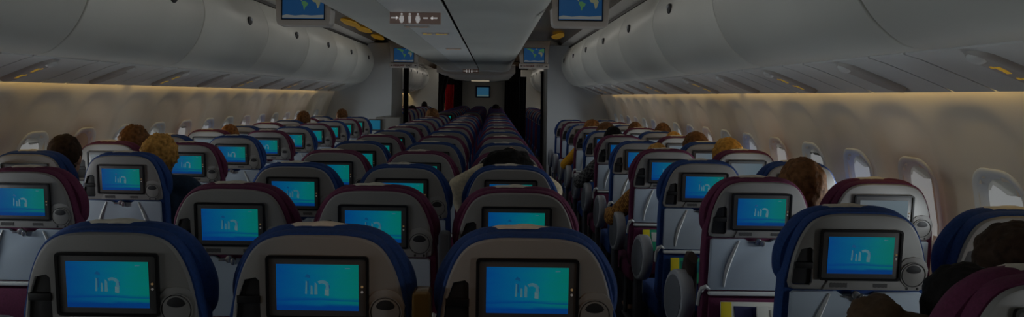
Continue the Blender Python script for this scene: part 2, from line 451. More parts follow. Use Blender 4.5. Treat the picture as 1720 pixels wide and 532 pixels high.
# side blocks
S0 = 2.33
for k in range(-1, 11):
    col = 'blue' if k % 2 == 0 else 'purple'
    for side, s in (('left',-1),('right',1)):
        if k == -1 and side == 'left': continue
        for pos, xx in (('aisle',1.55),('window',2.06)):
            seat(s*xx, S0+P*k, col, '%s aircraft seat with %s screen, %s row of %s block, %s seat' % (col, 'pale' if pos=='window' else 'lit blue', ORD[k+1] if side == 'right' else ORD[k], side, pos), side+' block seats', lod=0 if k < 5 else (1 if k < 8 else 2), pale=(pos=='window'), aisle=(-s if pos=='aisle' else 0))  # pale: window seats get the screen with glare painted in
for k in range(9):
    col = 'blue' if k % 2 == 0 else 'purple'
    for side, s in (('left',-1),('right',1)):
        for pos, xx in (('aisle',1.55),('window',2.06)):
            seat(s*xx, 15.3+P*k, col, '%s aircraft seat in far cabin past the bulkhead, %s row of %s block, %s seat' % (col, ORD[k], side, pos), 'far %s block seats'%side, lod=3)

# ------------------------------------------------------------------ room shell
YA, YB = -3.5, 28.0
WIN0, WINP = 2.94, .567
def xw(z):
    T=[(0,2.12),(.3,2.30),(.7,2.385),(1.0,2.385),(1.2,2.355),(1.4,2.29),(1.58,2.215),(1.66,2.19),(1.75,2.17)]
    for (a,xa),(b,xb) in zip(T,T[1:]):
        if z <= b:
            t=(z-a)/(b-a); return xa+(xb-xa)*t
    return T[-1][1]
WZ = 1.09; WW, WH = .24, .34
def ss(a,b,x):
    t=min(1,max(0,(x-a)/(b-a))); return t*t*(3-2*t)
def recess(dy,z):
    # depth field of the arched window recess
    hw=.235; top=1.535; r=.17
    dx=abs(dy)-(hw-r); dz=z-(top-r)
    if dx>0 and dz>0: d=r-math.hypot(dx,dz)
    else: d=min(hw-abs(dy), top-z)
    return .024*ss(-.015,.06,d)*ss(.55,.75,z)
win_y = [WIN0+WINP*k for k in range(-7, 17)] + [15.0+WINP*k for k in range(0,19)]
def inwin(dy,z,g=0):
    dx=abs(dy)-(WW/2-.09); dz=abs(z-WZ)-(WH/2-.09)
    if dx>0 and dz>0: return math.hypot(dx,dz) < .09+g
    return abs(dy)<WW/2+g and abs(z-WZ)<WH/2+g
for side, s in (('left',-1),('right',1)):
    bm=bmesh.new()
    ys=[]
    y=YA
    while y < YB:
        ys.append(y); y += .033 if y < 13 else .06
    zs=[0,.2,.4,.55,.65,.75,.85]+[.90+.025*i for i in range(27)]+[1.6,1.66,1.70]
    grid=[]
    for y in ys:
        wy=min(win_y,key=lambda w:abs(w-y)); row=[]
        for z in zs: row.append(bm.verts.new((s*(xw(z)+recess(y-wy,z)),y,z)))
        grid.append(row)
    for i in range(len(ys)-1):
        yc=(ys[i]+ys[i+1])/2; wy=min(win_y,key=lambda w:abs(w-yc))
        for j in range(len(zs)-1):
            zc=(zs[j]+zs[j+1])/2
            if inwin(yc-wy,zc,.004): continue
            bm.faces.new((grid[i][j],grid[i+1][j],grid[i+1][j+1],grid[i][j+1]))
    loose=[v for v in bm.verts if not v.link_faces]; bmesh.ops.delete(bm,geom=loose,context='VERTS')
    struct('wall_'+side, mesh_from(bm,'wall_'+side,M_WALL,angle=60))
def m_winframe(s):
    bm=bmesh.new(); layers=[]
    for w,h,r,off in ((WW+.085,WH+.075,.115,.012),(WW+.078,WH+.068,.113,-.003),(WW+.06,WH+.052,.108,-.008),(WW+.025,WH+.02,.10,-.004),(WW,WH,.095,.012),(WW-.02,WH-.02,.088,.028),(WW-.02,WH-.02,.088,.040)):
        layers.append([(s*(xw(b)+.024+off),a,b) for a,b in rrect(0,WZ,w,h,r,9)])
    loft(bm,layers,cap0=False,cap1=False); return mesh_from(bm,'window_frame',M_REVEAL,angle=60)
def m_pane(s):
    bm=bmesh.new(); x=xw(WZ)+.057
    loft(bm,[[(s*(x+xw(b)-xw(WZ)),a,b) for a,b in rrect(0,WZ,WW+.04,WH+.04,.1,7)],[(s*(x+.008+xw(b)-xw(WZ)),a,b) for a,b in rrect(0,WZ,WW+.04,WH+.04,.1,7)]])
    return mesh_from(bm,'pane',M_SKY)
def m_shadeblind(s,drop,m):
    bm=bmesh.new(); x=xw(WZ)+.048; zt=WZ+WH/2+.01; zb=zt-drop
    pts=[]
    for i in range(9):
        t=i/8; pts.append((-.122+.244*t, zb+.018*math.cos((t-.5)*PI)*0-.012*math.sin(t*PI)))
    o=pts+[(.122,zt-.05),(.085,zt-.005),(-.085,zt-.005),(-.122,zt-.05)]
    slab(bm,[(a,b) for a,b in o],0,.004,.0015,axis='x')
    for v in bm.verts: v.co.x=s*(x+v.co.x+xw(v.co.z)-xw(WZ))
    return mesh_from(bm,'shade',m)
n=0
drops=[.05,.06,.042,.065,.055]
for side,s in (('left',-1),('right',1)):
    for i,wy in enumerate(win_y):
        if wy < -1.2: continue
        n+=1
        o=struct('window_%d'%n, cached('wf%d'%s,lambda:m_winframe(s)),loc=(0,wy,0))
        link('pane',cached('pane%d'%s,lambda:m_pane(s)),o)
        if side=='left' and abs(wy-5.21)<.2:
            link('shade',cached('shb',lambda:m_shadeblind(-1,.26,M_SHADEB)),o)
        else:
            d=drops[(i*3+ (0 if s<0 else 2))%5]
            link('shade',cached('sh%d%.2f'%(s,d),lambda:m_shadeblind(s,d,M_SHADE)),o)
# floor, rear and front walls
bm=bmesh.new(); boxm(bm,-2.5,2.5,YA,YB,-.08,0,.001); struct('floor',mesh_from(bm,'floor',M_FLOOR,smooth=False))
bm=bmesh.new(); boxm(bm,-2.5,2.5,YA-.1,YA,-.08,2.75,.001); struct('wall_rear',mesh_from(bm,'wall_rear',M_CEIL,smooth=False))
bm=bmesh.new(); boxm(bm,-.68,.84,27.3,27.9,0,2.2,.01); struct('wall_front_panel',mesh_from(bm,'wall_front_panel',M_FARW))
bm=bmesh.new(); boxm(bm,-2.5,2.5,YB,YB+.1,-.08,2.75,.001); struct('wall_front',mesh_from(bm,'wall_front',M_BLACK,smooth=False))
# side sections extruded along the cabin
def extrude_profile(bm,pts,y0,y1,r=.0,mi=0):
    if r: 
        slab(bm,pts,y0,y1,r,mi=mi)
    else: loft(bm,[[(x,y0,z) for x,z in pts],[(x,y1,z) for x,z in pts]],mi=mi)
binp=smooth_half([(1.70,2.36),(1.655,2.335),(1.585,2.23),(1.55,2.12),(1.555,2.01),(1.595,1.90),(1.655,1.81),(1.73,1.745),(1.79,1.722),(1.835,1.718)],4)
BINP=binp+[(1.86,1.73),(2.16,1.75),(2.16,2.36)]
def m_bin(s,L):
    bm=bmesh.new(); extrude_profile(bm,[(s*x,z) for x,z in BINP],.0075,L-.0075,.006); return mesh_from(bm,'bin_door',M_BIN,angle=50)
def m_latchbin(s):
    bm=bmesh.new()
    slab(bm,circ(0,0,.050,16,.034),-.012,.008,.006,axis='x',mi=0); slab(bm,circ(.014,.014,.026,12,.014),-.017,-.008,.004,axis='x',mi=1)
    if s<0:
        for v in bm.verts: v.co.x=-v.co.x
    return mesh_from(bm,'bin_latch',[M_DARK,M_ARMRIM])
LB=1.47
for side,s in (('left',-1),('right',1)):
    y=(.78 if s<0 else 1.01)-LB*2; q=0; rest=False
    while y < 27:
        y1=y+LB
        if y < 12.6 and y1 > 12.65: y1=12.68
        if y > 12.5 and y < 14: y=14.4; y1=y+LB
        L=min(y1,27.5)-y
        far = y > 13
        t=thing('overhead_bin','pale grey overhead bin with dark latch, %s on the %s side%s'%(ORD[q],side,' beyond the bulkhead' if far else ''),'overhead bin',(0,y,0),0,side+' overhead bins')
        link('bin_door',cached('bin%d%.3f'%(s,L),lambda:m_bin(s,L)),t)
        link('bin_latch',cached('bl%d'%s,lambda:m_latchbin(s)),t,(s*1.552,L*.5+.22,2.125),(0,s*.0,0))
        y=y1; q+=1
# service panel strip below the bins
PS=[(1.84,1.712),(1.90,1.694),(2.0,1.655),(2.10,1.615),(2.165,1.588)]
for side,s in (('left',-1),('right',1)):
    bm=bmesh.new(); y=-3.13
    k=0
    while y<27.5:
        w=.86 if k%2==0 else .86
        for (a,b) in ((0,.598),(.611,.847)):
            lay=[[(s*x,y+a,z) for x,z in PS]+[(s*x,y+a,z+.02) for x,z in reversed(PS)],[(s*x,y+b,z) for x,z in PS]+[(s*x,y+b,z+.02) for x,z in reversed(PS)]]
            loft(bm,lay)
        y+=.86; k+=1
    struct('trim_1' if s<0 else 'trim_2',mesh_from(bm,'service_panels',M_PSU,angle=30))
    bm=bmesh.new(); extrude_profile(bm,[(s*1.835,1.735),(s*2.17,1.612),(s*2.17,1.625),(s*1.835,1.748)],YA,YB); struct('trim_3' if s<0 else 'trim_4',mesh_from(bm,'service_backing',M_DARK,smooth=False))
# reading light pods on the service strip
def m_pod(s):
    bm=bmesh.new()
    u=Vector((s*.30,0,-.118)).normalized(); nrm=Vector((-s*.118,0,-.30)).normalized(); v=Vector((0,1,0))
    for rad,h in ((1,0),(.93,.012),(.8,.018)): pass
    loops=[]
    for sc,h in ((1,-.004),(1,.008),(.92,.016),(.78,.019)):
        L=[]
        for i in range(24):
            a=2*PI*i/24; cu=math.copysign(.095,math.cos(a))+.055*math.cos(a)*sc; cv=.055*math.sin(a)*sc
            L.append(tuple(u*cu+v*cv+nrm*h))
        loops.append(L)
    loft(bm,loops); return mesh_from(bm,'pod_body',M_POD)
def m_podcap(s):
    bm=bmesh.new(); u=Vector((s*.30,0,-.118)).normalized(); nrm=Vector((-s*.118,0,-.30)).normalized(); v=Vector((0,1,0))
    loops=[]
    for i in range(6):
        a=i/5*PI/2*.96; r=.029*math.cos(a); h=.012+.022*math.sin(a)
        loops.append([tuple(u*(-.118)+u*(r*math.cos(2*PI*k/14))+v*(r*1.2*math.sin(2*PI*k/14))+nrm*h) for k in range(14)])
    loft(bm,loops); return mesh_from(bm,'reading_light',M_CAP)
def m_podsign(s,off):
    bm=bmesh.new(); u=Vector((s*.30,0,-.118)).normalized(); nrm=Vector((-s*.118,0,-.30)).normalized(); v=Vector((0,1,0))
    def q(c0,c1,v0,v1):
        loft(bm,[[tuple(u*a+v*b+nrm*h) for a,b in ((c0,v0),(c1,v0+.004),(c1,v1+.004),(c0,v1))] for h in (.017,.0205)])
    o=off
    q(o,o+.03,-.018,.006); q(o+.034,o+.05,-.010,.012); q(o-.006,o+.008,.010,.022)
    return mesh_from(bm,'warning_light',M_AMBER,smooth=False)
for side,s in (('left',-1),('right',1)):
    for k in range(-2,29):
        y=(2.31 if s>0 else 2.23)+.87*k
        if 12.5<y<14.8: continue
        lit = k%2==0
        t=thing('reading_light_panel','%s pod under the bins, %s along the %s side'%('reading light with amber sign' if lit else 'unlit reading light',ORD[k+2] if k+2<len(ORD) else 'last' if k==28 else 'near-last',side),'reading light',(s*2.0,y,1.655),0,side+' reading light pods')
        link('pod_body',cached('pod%d'%s,lambda:m_pod(s)),t); link('reading_light',cached('podc%d'%s,lambda:m_podcap(s)),t)
        if lit:
            link('warning_light',cached('pods%da'%s,lambda:m_podsign(s,-.055)),t); link('warning_light',cached('pods%db'%s,lambda:m_podsign(s,.035)),t)
# warm strip lamp in the slot at the top of each sidewall
for side,s in (('left',-1),('right',1)):
    for i,(a,b) in enumerate(((-3.4,2.0),(2.05,7.3),(7.35,12.65),(14.4,19.5),(19.55,26))):
        bm=bmesh.new(); boxm(bm,min(s*2.172,s*2.186),max(s*2.172,s*2.186),a,b,1.612,1.630,.003)
        o=link('cove_strip_lamp',mesh_from(bm,'cove_strip_lamp',M_STRIP)); tag(o,'warm strip lamp in the slot above %s windows, %s section'%(side,ORD[i]),'strip lamp',side+' cove strip lamps')
# aisle ceilings
for side,s in (('left',-1),('right',1)):
    bm=bmesh.new()
    prof=[(1.70,2.385),(1.655,2.39),(1.60,2.405),(1.56,2.42)]; 
    lay=lambda y:[(s*x,y,z) for x,z in prof]
    A=[bm.verts.new(p) for p in lay(YA)]; B=[bm.verts.new(p) for p in lay(YB)]
    for i in range(len(prof)-1): bm.faces.new((A[i],A[i+1],B[i+1],B[i]))
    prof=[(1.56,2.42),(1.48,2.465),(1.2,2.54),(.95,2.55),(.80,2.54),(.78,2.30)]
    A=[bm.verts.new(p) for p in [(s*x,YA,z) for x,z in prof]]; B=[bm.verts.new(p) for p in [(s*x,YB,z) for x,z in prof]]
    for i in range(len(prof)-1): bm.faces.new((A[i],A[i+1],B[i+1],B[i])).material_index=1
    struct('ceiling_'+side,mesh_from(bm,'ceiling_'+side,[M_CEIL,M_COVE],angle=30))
for side,s in (('left',-1),('right',1)):
    bm=bmesh.new(); extrude_profile(bm,[(s*1.672,2.358),(s*1.76,2.358),(s*1.76,2.384),(s*1.672,2.384)],YA,YB); struct('trim_5' if s<0 else 'trim_6',mesh_from(bm,'bin_gap',M_BLACK,smooth=False))
bm=bmesh.new(); boxm(bm,-.775,.775,-2.6,18.0,2.2885,2.535,.002); struct('ceiling_core',mesh_from(bm,'ceiling_core',M_BLACK,smooth=False))
# centre bins and strip
CB=smooth_half([(.352,2.158),(.50,2.152),(.62,2.148),(.70,2.152),(.76,2.17),(.81,2.21),(.83,2.245)],3)
yend=18.0
q=0; y=-2.6
while y<yend:
    y1=min(y+1.72,yend)
    for side,s in (('left',-1),('right',1)):
        L=y1-y
        def mk():
            bm=bmesh.new(); pr=[(s*(x if not(s>0 and x<.36) else .095),z) for x,z in CB]+[(s*.83,2.285),(s*(.352 if s<0 else .095),2.29)]
            extrude_profile(bm,pr,.0005,L-.0005); return mesh_from(bm,'bin_door',M_BIN,angle=40)
        t=thing('centre_overhead_bin','pale centre overhead bin facing the %s aisle, %s from the rear'%(side,ORD[q]),'overhead bin',(0,y,0),0,'centre overhead bins')
        link('bin_door',cached('cb%d%.3f'%(s,L),mk),t)
        bm=None
    y=y1; q+=1
bm=bmesh.new(); extrude_profile(bm,[(-.346,2.157),(.068,2.159),(.068,2.18),(-.346,2.18)],-2.6,yend); struct('ceiling_centre',mesh_from(bm,'ceiling_centre',M_PSU,smooth=False))
bm=bmesh.new(); boxm(bm,-.4,.2,-2.6,yend-.02,2.27,2.284,.001); struct('ceiling_backing',mesh_from(bm,'ceiling_backing',M_BLACK,smooth=False))
# end cap of the centre bins and the lower far ceiling
bm=bmesh.new(); slab(bm,[(x,z) for x,z in mirror(smooth_half([(0,2.13),(.3,2.125),(.6,2.11),(.78,2.15),(.84,2.22)],4)+[(.84,2.54),(.3,2.55)])],yend,yend+.35,.05); struct('ceiling_endcap',mesh_from(bm,'ceiling_endcap',M_BULK))
bm=bmesh.new(); slab(bm,[(-.95,2.10),(-.5,2.04),(.5,2.04),(.95,2.10),(.95,2.3),(-.95,2.3)],yend+.4,YB-.1,.02); struct('ceiling_far',mesh_from(bm,'ceiling_far',M_CEIL))
# bulkheads at the cabin divider
for side,s,xi,dep in (('left',-1,1.27,1.5),('right',1,1.325,1.0)):
    bm=bmesh.new(); x0,x1=sorted((s*xi,s*2.42))
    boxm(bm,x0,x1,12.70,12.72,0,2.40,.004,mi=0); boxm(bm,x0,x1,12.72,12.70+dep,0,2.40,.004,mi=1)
    struct('wall_%s_bulkhead'%side,mesh_from(bm,'bulkhead',[M_BULK,M_BULKE]))
for side,s in (('left',-1),('right',1)):
    bm=bmesh.new(); x0,x1=sorted((s*1.27,s*2.42)); boxm(bm,x0,x1,23.4,23.5,0,2.35,.004); struct('wall_%s_far_bulkhead'%side,mesh_from(bm,'far_bulkhead',M_BIN))
# ceiling lamps and lit signs on the centre strip
def signbox():
    t=thing('lavatory_sign','lit lavatory sign with white figures and arrows on near centre ceiling','sign',(-.165,5.65,2.158),0,'lavatory signs'); return t
def glyph_person(bm,cx,cz,h,skirt):
    slab(bm,circ(cx,cz+h*.40,h*.11,12),-.004,.0,.0005)
    body=[(cx-.16*h,cz+h*.24),(cx+.16*h,cz+h*.24),(cx+(.26 if skirt else .14)*h,cz-h*.12),(cx+.10*h,cz-h*.5),(cx-.10*h,cz-h*.5),(cx-(.26 if skirt else .14)*h,cz-h*.12)]
    slab(bm,body,-.004,0,.0005)
def lav(t,sc=1):
    bm=bmesh.new(); boxm(bm,-.19*sc,.19*sc,0,.03,-.085,.004,.004); link('sign_panel',mesh_from(bm,'sign_panel',M_SIGNR),t)
    bm=bmesh.new()
    for cx,sk in ((-.10,True),(-.04,False),(.02,True)): glyph_person(bm,cx*sc,-.042,.072,sk)
    for a,b,d in ((-.18,-.13,1),(.06,.095,0),(.12,.165,-1)):
        a*=sc;b*=sc
        slab(bm,[(a,-.046),(b,-.046),(b,-.036),(a,-.036)],-.004,0,.0005)
        if d: 
            tip=b if d>0 else a
            slab(bm,[(tip-.012*d,-.056),(tip+.010*d,-.041),(tip-.012*d,-.026)],-.004,0,.0005)
    link('lit_figures',mesh_from(bm,'lit_figures',M_WHITEL,smooth=False),t)
lav(signbox())
t2=thing('lavatory_sign','small lit lavatory sign at the far end of centre bins','sign',(-.10,17.7,2.156),0,'lavatory signs'); lav(t2)
for i,(x,y,w,lab) in enumerate(((-.26,6.75,.20,'dim amber plate nearest the lavatory sign on centre ceiling'),(-.23,7.5,.09,'lit amber belt symbol left of pair on centre ceiling'),(-.09,7.5,.12,'lit amber symbol right of pair on centre ceiling'),(-.10,9.9,.18,'dim amber plate farthest along centre ceiling'))):
    bm=bmesh.new(); 
    t=thing('warning_sign',lab,'sign',(x,y,2.157),0,'amber ceiling signs')
    boxm(bm,-w/2-.012,w/2+.012,-.05,.05,-.010,.004,.004); link('sign_plate',mesh_from(bm,'sign_plate',M_POD),t)
    bm=bmesh.new(); k=max(2,int(w/.035))
    for j in range(k):
        a=-w/2+w*j/k; boxm(bm,a,a+w/k*.8,-.035+.02*(j%2),.03-.015*(j%3),-.0125,-.009,.001)
    link('warning_light',mesh_from(bm,'warning_light',M_AMBER if i in(1,2) else mat('sign_dim_amber',(.35,.2,.08),.5,emit=(1,.5,.15),estr=.5)),t)
# glowing patches standing in for gold light reflected on the aisle ceilings
for i,(x,y,lab) in enumerate(((-1.45,9.9,'glowing amber light patch on left aisle ceiling beside the near screen'),(-1.44,10.9,'second glowing amber light patch on left aisle ceiling past the near screen'),(-1.46,12.3,'glowing amber light patch above left aisle just before the exit sign'),(-1.30,17.5,'glowing amber light patch above left aisle past the exit sign'),(-1.30,19.5,'farthest glowing amber light patch above left aisle'),(1.40,11.6,'glowing amber light patch above right aisle beside the bins'),(1.05,15.6,'glowing amber light patch above right aisle past the exit sign'),(1.2,18.5,'farthest glowing amber light patch above right aisle'))):
    bm=bmesh.new(); loops=[]
    zc=2.470 if abs(x)>1.35 else 2.525
    for r,h in ((.16,0),(.15,-.012),(.11,-.02),(.05,-.024)): loops.append([(r*.55*math.cos(2*PI*k/18)*(1+.15*math.sin(5*k)),r*3.4*math.sin(2*PI*k/18),h) for k in range(18)])
    loft(bm,loops); o=link('cove_glow_patch',mesh_from(bm,'cove_glow_patch',M_COVEGLOW),None,(x,y,zc)); tag(o,lab,'lamp','amber light patches')
bm=bmesh.new(); slab(bm,circ(0,0,.30,20,.4),-.03,.0,.01,axis='z'); o=link('ceiling_lamp',mesh_from(bm,'ceiling_lamp',M_LAMP),None,(0,25.0,2.04)); tag(o,'small pale round ceiling lamp before the far wall screen','lamp')

# ------------------------------------------------------------------ monitors
def world_map(bm,w,h,y):
    def poly(pts,mi): slab(bm,[((u-.5)*w,(v-.5)*h) for u,v in pts],y-.0015,y,.0003,mi=mi)
    poly([(.10,.98),(.28,.99),(.40,.93),(.50,.84),(.46,.78),(.42,.74),(.44,.70),(.40,.71),(.36,.76),(.30,.84),(.20,.92)],0)
    poly([(.40,.72),(.43,.71),(.47,.64),(.45,.63)],1)
    poly([(.46,.62),(.53,.63),(.62,.55),(.60,.47),(.55,.42),(.53,.32),(.51,.33),(.50,.45),(.46,.54)],0)
    poly([(.72,.72),(.80,.75),(.88,.72),(.92,.62),(.90,.52),(.87,.40),(.84,.38),(.82,.50),(.80,.58),(.74,.60),(.71,.66)],1)
    poly([(.72,.78),(.74,.84),(.80,.92),(.92,.98),(.99,.97),(.99,.72),(.94,.66),(.91,.74),(.84,.78)],0)
    poly([(.56,.95),(.62,.99),(.66,.97),(.60,.90)],1)
    poly([(.0,.11),(.1,.15),(.3,.11),(.5,.14),(.7,.12),(.99,.15),(.99,.03),(.0,.03)],2)
def monitor(x,y,zb,lab,exit_sign=False,w=.42,h=.30,pitch=0):
    t=thing('overhead_monitor',lab,'monitor',(x,y,zb),0,'aisle monitors')
    ex=.085 if exit_sign else 0
    o=[(-w/2+.03,0),(w/2-.03,0),(w/2-.008,.012),(w/2,.04),(w/2+.015,h),(w/2+.04,h+.12),(-w/2-.04,h+.12),(-w/2-.015,h),(-w/2,.04),(-w/2+.008,.012)]
    bm=bmesh.new(); slab(bm,o,0,.16,.012); link('monitor_case',mesh_from(bm,'monitor_case',M_MON),t)
    sw,sh=(.335,.235)
    bm=bmesh.new(); ring(bm,rrect(0,0,sw,sh,.006),rrect(0,0,sw-.016,sh-.016,.003),-.006,.01,mi=1); slab(bm,rrect(0,0,sw-.014,sh-.014,.003),-.003,.01,.001,mi=0)
    s=link('screen',mesh_from(bm,'screen',[M_MAPSEA,M_BLACK],smooth=False),t,(0,0,h/2+.012+ex*.5))
    bm=bmesh.new(); world_map(bm,sw-.016,sh-.016,-.003); link('map_picture',mesh_from(bm,'map_picture',[M_MAPLAND,M_MAPLAND2,M_MAPICE],smooth=False),s)
    return t
monitor(-1.045,5.85,2.066,'overhead map screen above the left aisle, near the camera')
monitor(1.06,5.65,2.066,'overhead map screen above the right aisle, near the camera')
def text_mesh(txt,size,m,name):
    cu=bpy.data.curves.new('txt','FONT'); cu.body=txt; cu.size=size; cu.align_x='CENTER'; cu.align_y='CENTER'; cu.extrude=.0015
    o=bpy.data.objects.new('txt',cu); COL.objects.link(o)
    dg=bpy.context.evaluated_depsgraph_get(); dg.update()
    me=bpy.data.meshes.new_from_object(o.evaluated_get(dg)); me.name=name
    bpy.data.objects.remove(o); bpy.data.curves.remove(cu)
    me.transform(Matrix.Rotation(PI/2,4,'X')); me.materials.clear(); me.materials.append(m)
    return me
for x,y,lab,lab2 in ((-1.05,12.5,'small map screen over left aisle at the divider','white exit sign with red letters under left divider screen'),(1.06,12.0,'small map screen over right aisle at the divider','white exit sign with red letters under right divider screen')):
    monitor(x,y,2.055,lab,False,.44,.25)
    t=thing('exit_sign',lab2,'sign',(x,y-.02,1.985),0,'exit signs')
    bm=bmesh.new(); boxm(bm,-.235,.235,0,.12,0,.075,.01); link('sign_panel',mesh_from(bm,'sign_panel',M_SIGNW),t)
    link('lettering',text_mesh('KELUAR',.048,M_REDTXT,'lettering'),t,(-.08,-.003,.036)); link('lettering',text_mesh('EXIT',.048,M_DKTXT,'lettering'),t,(.09,-.003,.036))
    bm=bmesh.new()
    for d,cx in ((-1,-.20),(1,.195)):
        slab(bm,[(cx+d*.018,.036),(cx-d*.002,.048),(cx-d*.002,.040),(cx-d*.018,.040),(cx-d*.018,.032),(cx-d*.002,.032),(cx-d*.002,.024)],-.003,0,.0003)
    link('arrows',mesh_from(bm,'arrows',M_DKTXT,smooth=False),t)
# far wall screen
t=thing('wall_screen','small blue screen on the far centre wall','monitor',(.06,27.3,1.47),0)
bm=bmesh.new(); boxm(bm,-.26,.26,-.06,0,0,.42,.02); link('frame',mesh_from(bm,'frame',mat('far_screen_frame',(.01,.02,.09),.4)),t)
bm=bmesh.new(); boxm(bm,-.21,.21,-.066,-.058,.05,.37,.004); link('screen',mesh_from(bm,'screen',mat('far_screen_lit',(.02,.1,.2),.4,emit=(.10,.42,.75),estr=1.0)),t)
bm=bmesh.new(); boxm(bm,-.21,.21,-.068,-.066,.05,.10,.0005); link('status_bar',mesh_from(bm,'status_bar',mat('far_screen_bar',(.2,.3,.3),.4,emit=(.4,.7,.75),estr=1.0)),t)
# bulkhead screen by last left row
t=thing('bulkhead_screen','small blue screen on left bulkhead beyond the last seat row','monitor',(-1.40,12.2,1.0),0)
bm=bmesh.new(); boxm(bm,-.10,.30,.28,.50,-1.0,.17,.01); link('cabinet',mesh_from(bm,'cabinet',M_BULKE),t)
bm=bmesh.new(); boxm(bm,-.21,-.0,.25,.29,-.05,.14,.008); link('frame',mesh_from(bm,'frame',M_BEZEL),t)
bm=bmesh.new(); boxm(bm,-.195,-.015,.246,.252,-.03,.12,.004); link('screen',mesh_from(bm,'screen',M_SCRFAR),t)

# ------------------------------------------------------------------ curtains
def curtain(name,lab,x0,x1,y,z0,z1,m,folds,amp=.03,skew=0):
    bm=bmesh.new(); n=folds*8; lay=[]
    for j in range(9):
        t=j/8; z=z0+(z1-z0)*t; L=[]; pin=1-.12*math.sin(PI*t)
        dx=skew*max(0,t-.75)/.25
        for i in range(n+1):
            u=i/n; L.append((x0+(x1-x0)*((u-.5)*pin+.5)+dx, y+amp*math.sin(u*folds*2*PI+.4*math.sin(3*t)), z))
        L+= [(p[0],p[1]+.012,p[2]) for p in reversed(L)]
        lay.append(L)
    loft(bm,lay); o=link(name,mesh_from(bm,name,m)); return tag(o,lab,'curtain')
curtain('curtain','dark gathered curtain at right divider beside the aisle',.86,1.00,13.25,.02,1.885,M_CURT,4,.03)
curtain('curtain','dark curtain hung along left bulkhead edge at the aisle',-1.265,-1.16,14.3,.02,2.05,M_CURT,3,.03)
curtain('curtain','thin dark curtain edge on right bulkhead by the aisle',1.27,1.32,13.6,.02,2.0,M_CURT,2,.02)
curtain('curtain','dark gathered curtain in far left aisle before the red curtain',-.885,-.765,18.6,.02,2.02,M_CURT,3,.03,.10)
curtain('curtain','red curtain hanging in the far left aisle',-1.12,-.82,24.2,.6,1.88,M_RED,5,.025)
curtain('curtain','black curtain left of the far wall',-.98,-.66,27.0,.02,2.05,M_CURT,5,.03)
curtain('curtain','wide black curtain right of the far wall',.85,1.45,27.0,.02,2.05,M_CURT,8,.03)

# ------------------------------------------------------------------ magazines and loose things
def magazine(x,y,z,lab,cols,w=.19,h=.17,rz=0,tiltx=-.05):
    t=thing('magazine',lab,'magazine',(x,y,z),rz,'pocket magazines'); t.rotation_euler=(tiltx,0,rz)
    bm=bmesh.new(); boxm(bm,-w/2,w/2,0,.008,0,h,.002); link('pages',mesh_from(bm,'pages',cols[0]),t)
    bm=bmesh.new(); boxm(bm,-w/2,-w/2+.045,-.002,.0,0,h,.0008); link('spine_band',mesh_from(bm,'spine_band',cols[1]),t)
    bm=bmesh.new(); slab(bm,[(-w/2+.06,h*.45),(w/2-.01,h*.42),(w/2-.01,h*.85),(-w/2+.055,h*.88)],-.002,0,.0008); link('cover_panel',mesh_from(bm,'cover_panel',cols[2]),t)
    return t
for k,lab,cols,dx,dz in ((1,'white magazine with yellow spine in purple pocket, second right row',(M_WHITE,M_YEL,M_NAVYP),-.04,.562),(2,'green and yellow magazine in blue seat pocket, right block',(M_GREEN,M_YEL,mat('magazine_teal',(.02,.20,.22),.5)),-.05,.565),(3,'yellow and green magazine in farther purple seat pocket, right block',(M_GREEN,M_YEL,M_WHITE),-.03,.563),(0,'white leaflet magazine in nearest blue seat pocket, right block',(M_WHITE,M_YEL,M_GREEN),.02,.56)):
    magazine(1.55+dx,S0+P*k+.008,dz,lab,cols,.24,.135)
t=magazine(1.60,S0+P*1-.010,.56,'folded white leaflet beside yellow spine in purple pocket',(M_WHITE,M_WHITE,M_WHITE),.13,.125,.0,-.06)

# folded brown jacket slung over an armrest of the second right row
bm=bmesh.new(); lay=[]
for i,(px,py,pz,w) in enumerate(((1.30,S0+P+.12,.86,.035),(1.30,S0+P+.17,.845,.06),(1.315,S0+P+.24,.80,.075),(1.33,S0+P+.30,.74,.08),(1.34,S0+P+.34,.66,.08),(1.345,S0+P+.36,.56,.07))):
    lay.append([(px+.022*math.cos(2*PI*k/12)+.006*math.sin(5*k+i),py+w*math.sin(2*PI*k/12),pz+.02*math.sin(2*PI*k/12)) for k in range(12)])
loft(bm,lay); o=link('jacket',mesh_from(bm,'jacket',mat('brown_leather',(.035,.018,.012),.6))); tag(o,'dark brown jacket slung beside the second right aisle seat armrest','jacket')

# ------------------------------------------------------------------ people
def capsule(bm,a,b,ra,rb,n=14):
    a=Vector(a);b=Vector(b);d=(b-a)
    L=d.length
    if L<1e-5: d=Vector((0,0,1))
    d.normalize(); u=d.orthogonal().normalized(); v=d.cross(u); rings=[]
    for i in range(5):
        t=-PI/2+PI/2*(i+.15)/4.15; rings.append((a+d*ra*math.sin(t),ra*math.cos(t)))
    for i in range(5):
        t=PI/2*i/4.15; rings.append((b+d*rb*math.sin(t),rb*math.cos(t)))
    loft(bm,[[tuple(c+u*r*math.cos(2*PI*k/n)+v*r*math.sin(2*PI*k/n)) for k in range(n)] for c,r in rings])
def ellip(bm,c,r,rot=None):
    m=Matrix.Translation(c)@(rot or Matrix())@Matrix.Diagonal((*r,1))
    bmesh.ops.create_uvsphere(bm,u_segments=24,v_segments=16,radius=1,matrix=m)
def remesh(bm,name,m,vox=.008,sm=4):
    me=bpy.data.meshes.new(name); bm.to_mesh(me); bm.free()
    o=bpy.data.objects.new('tmp',me); COL.objects.link(o)
    md=o.modifiers.new('r','REMESH'); md.mode='VOXEL'; md.voxel_size=vox
    ms=o.modifiers.new('s','SMOOTH'); ms.iterations=sm; ms.factor=.5
    dg=bpy.context.evaluated_depsgraph_get(); dg.update()
    out=bpy.data.meshes.new_from_object(o.evaluated_get(dg)); out.name=name
    bpy.data.objects.remove(o); out.materials.clear(); out.materials.append(m)
    for p in out.polygons: p.use_smooth=True
    return out
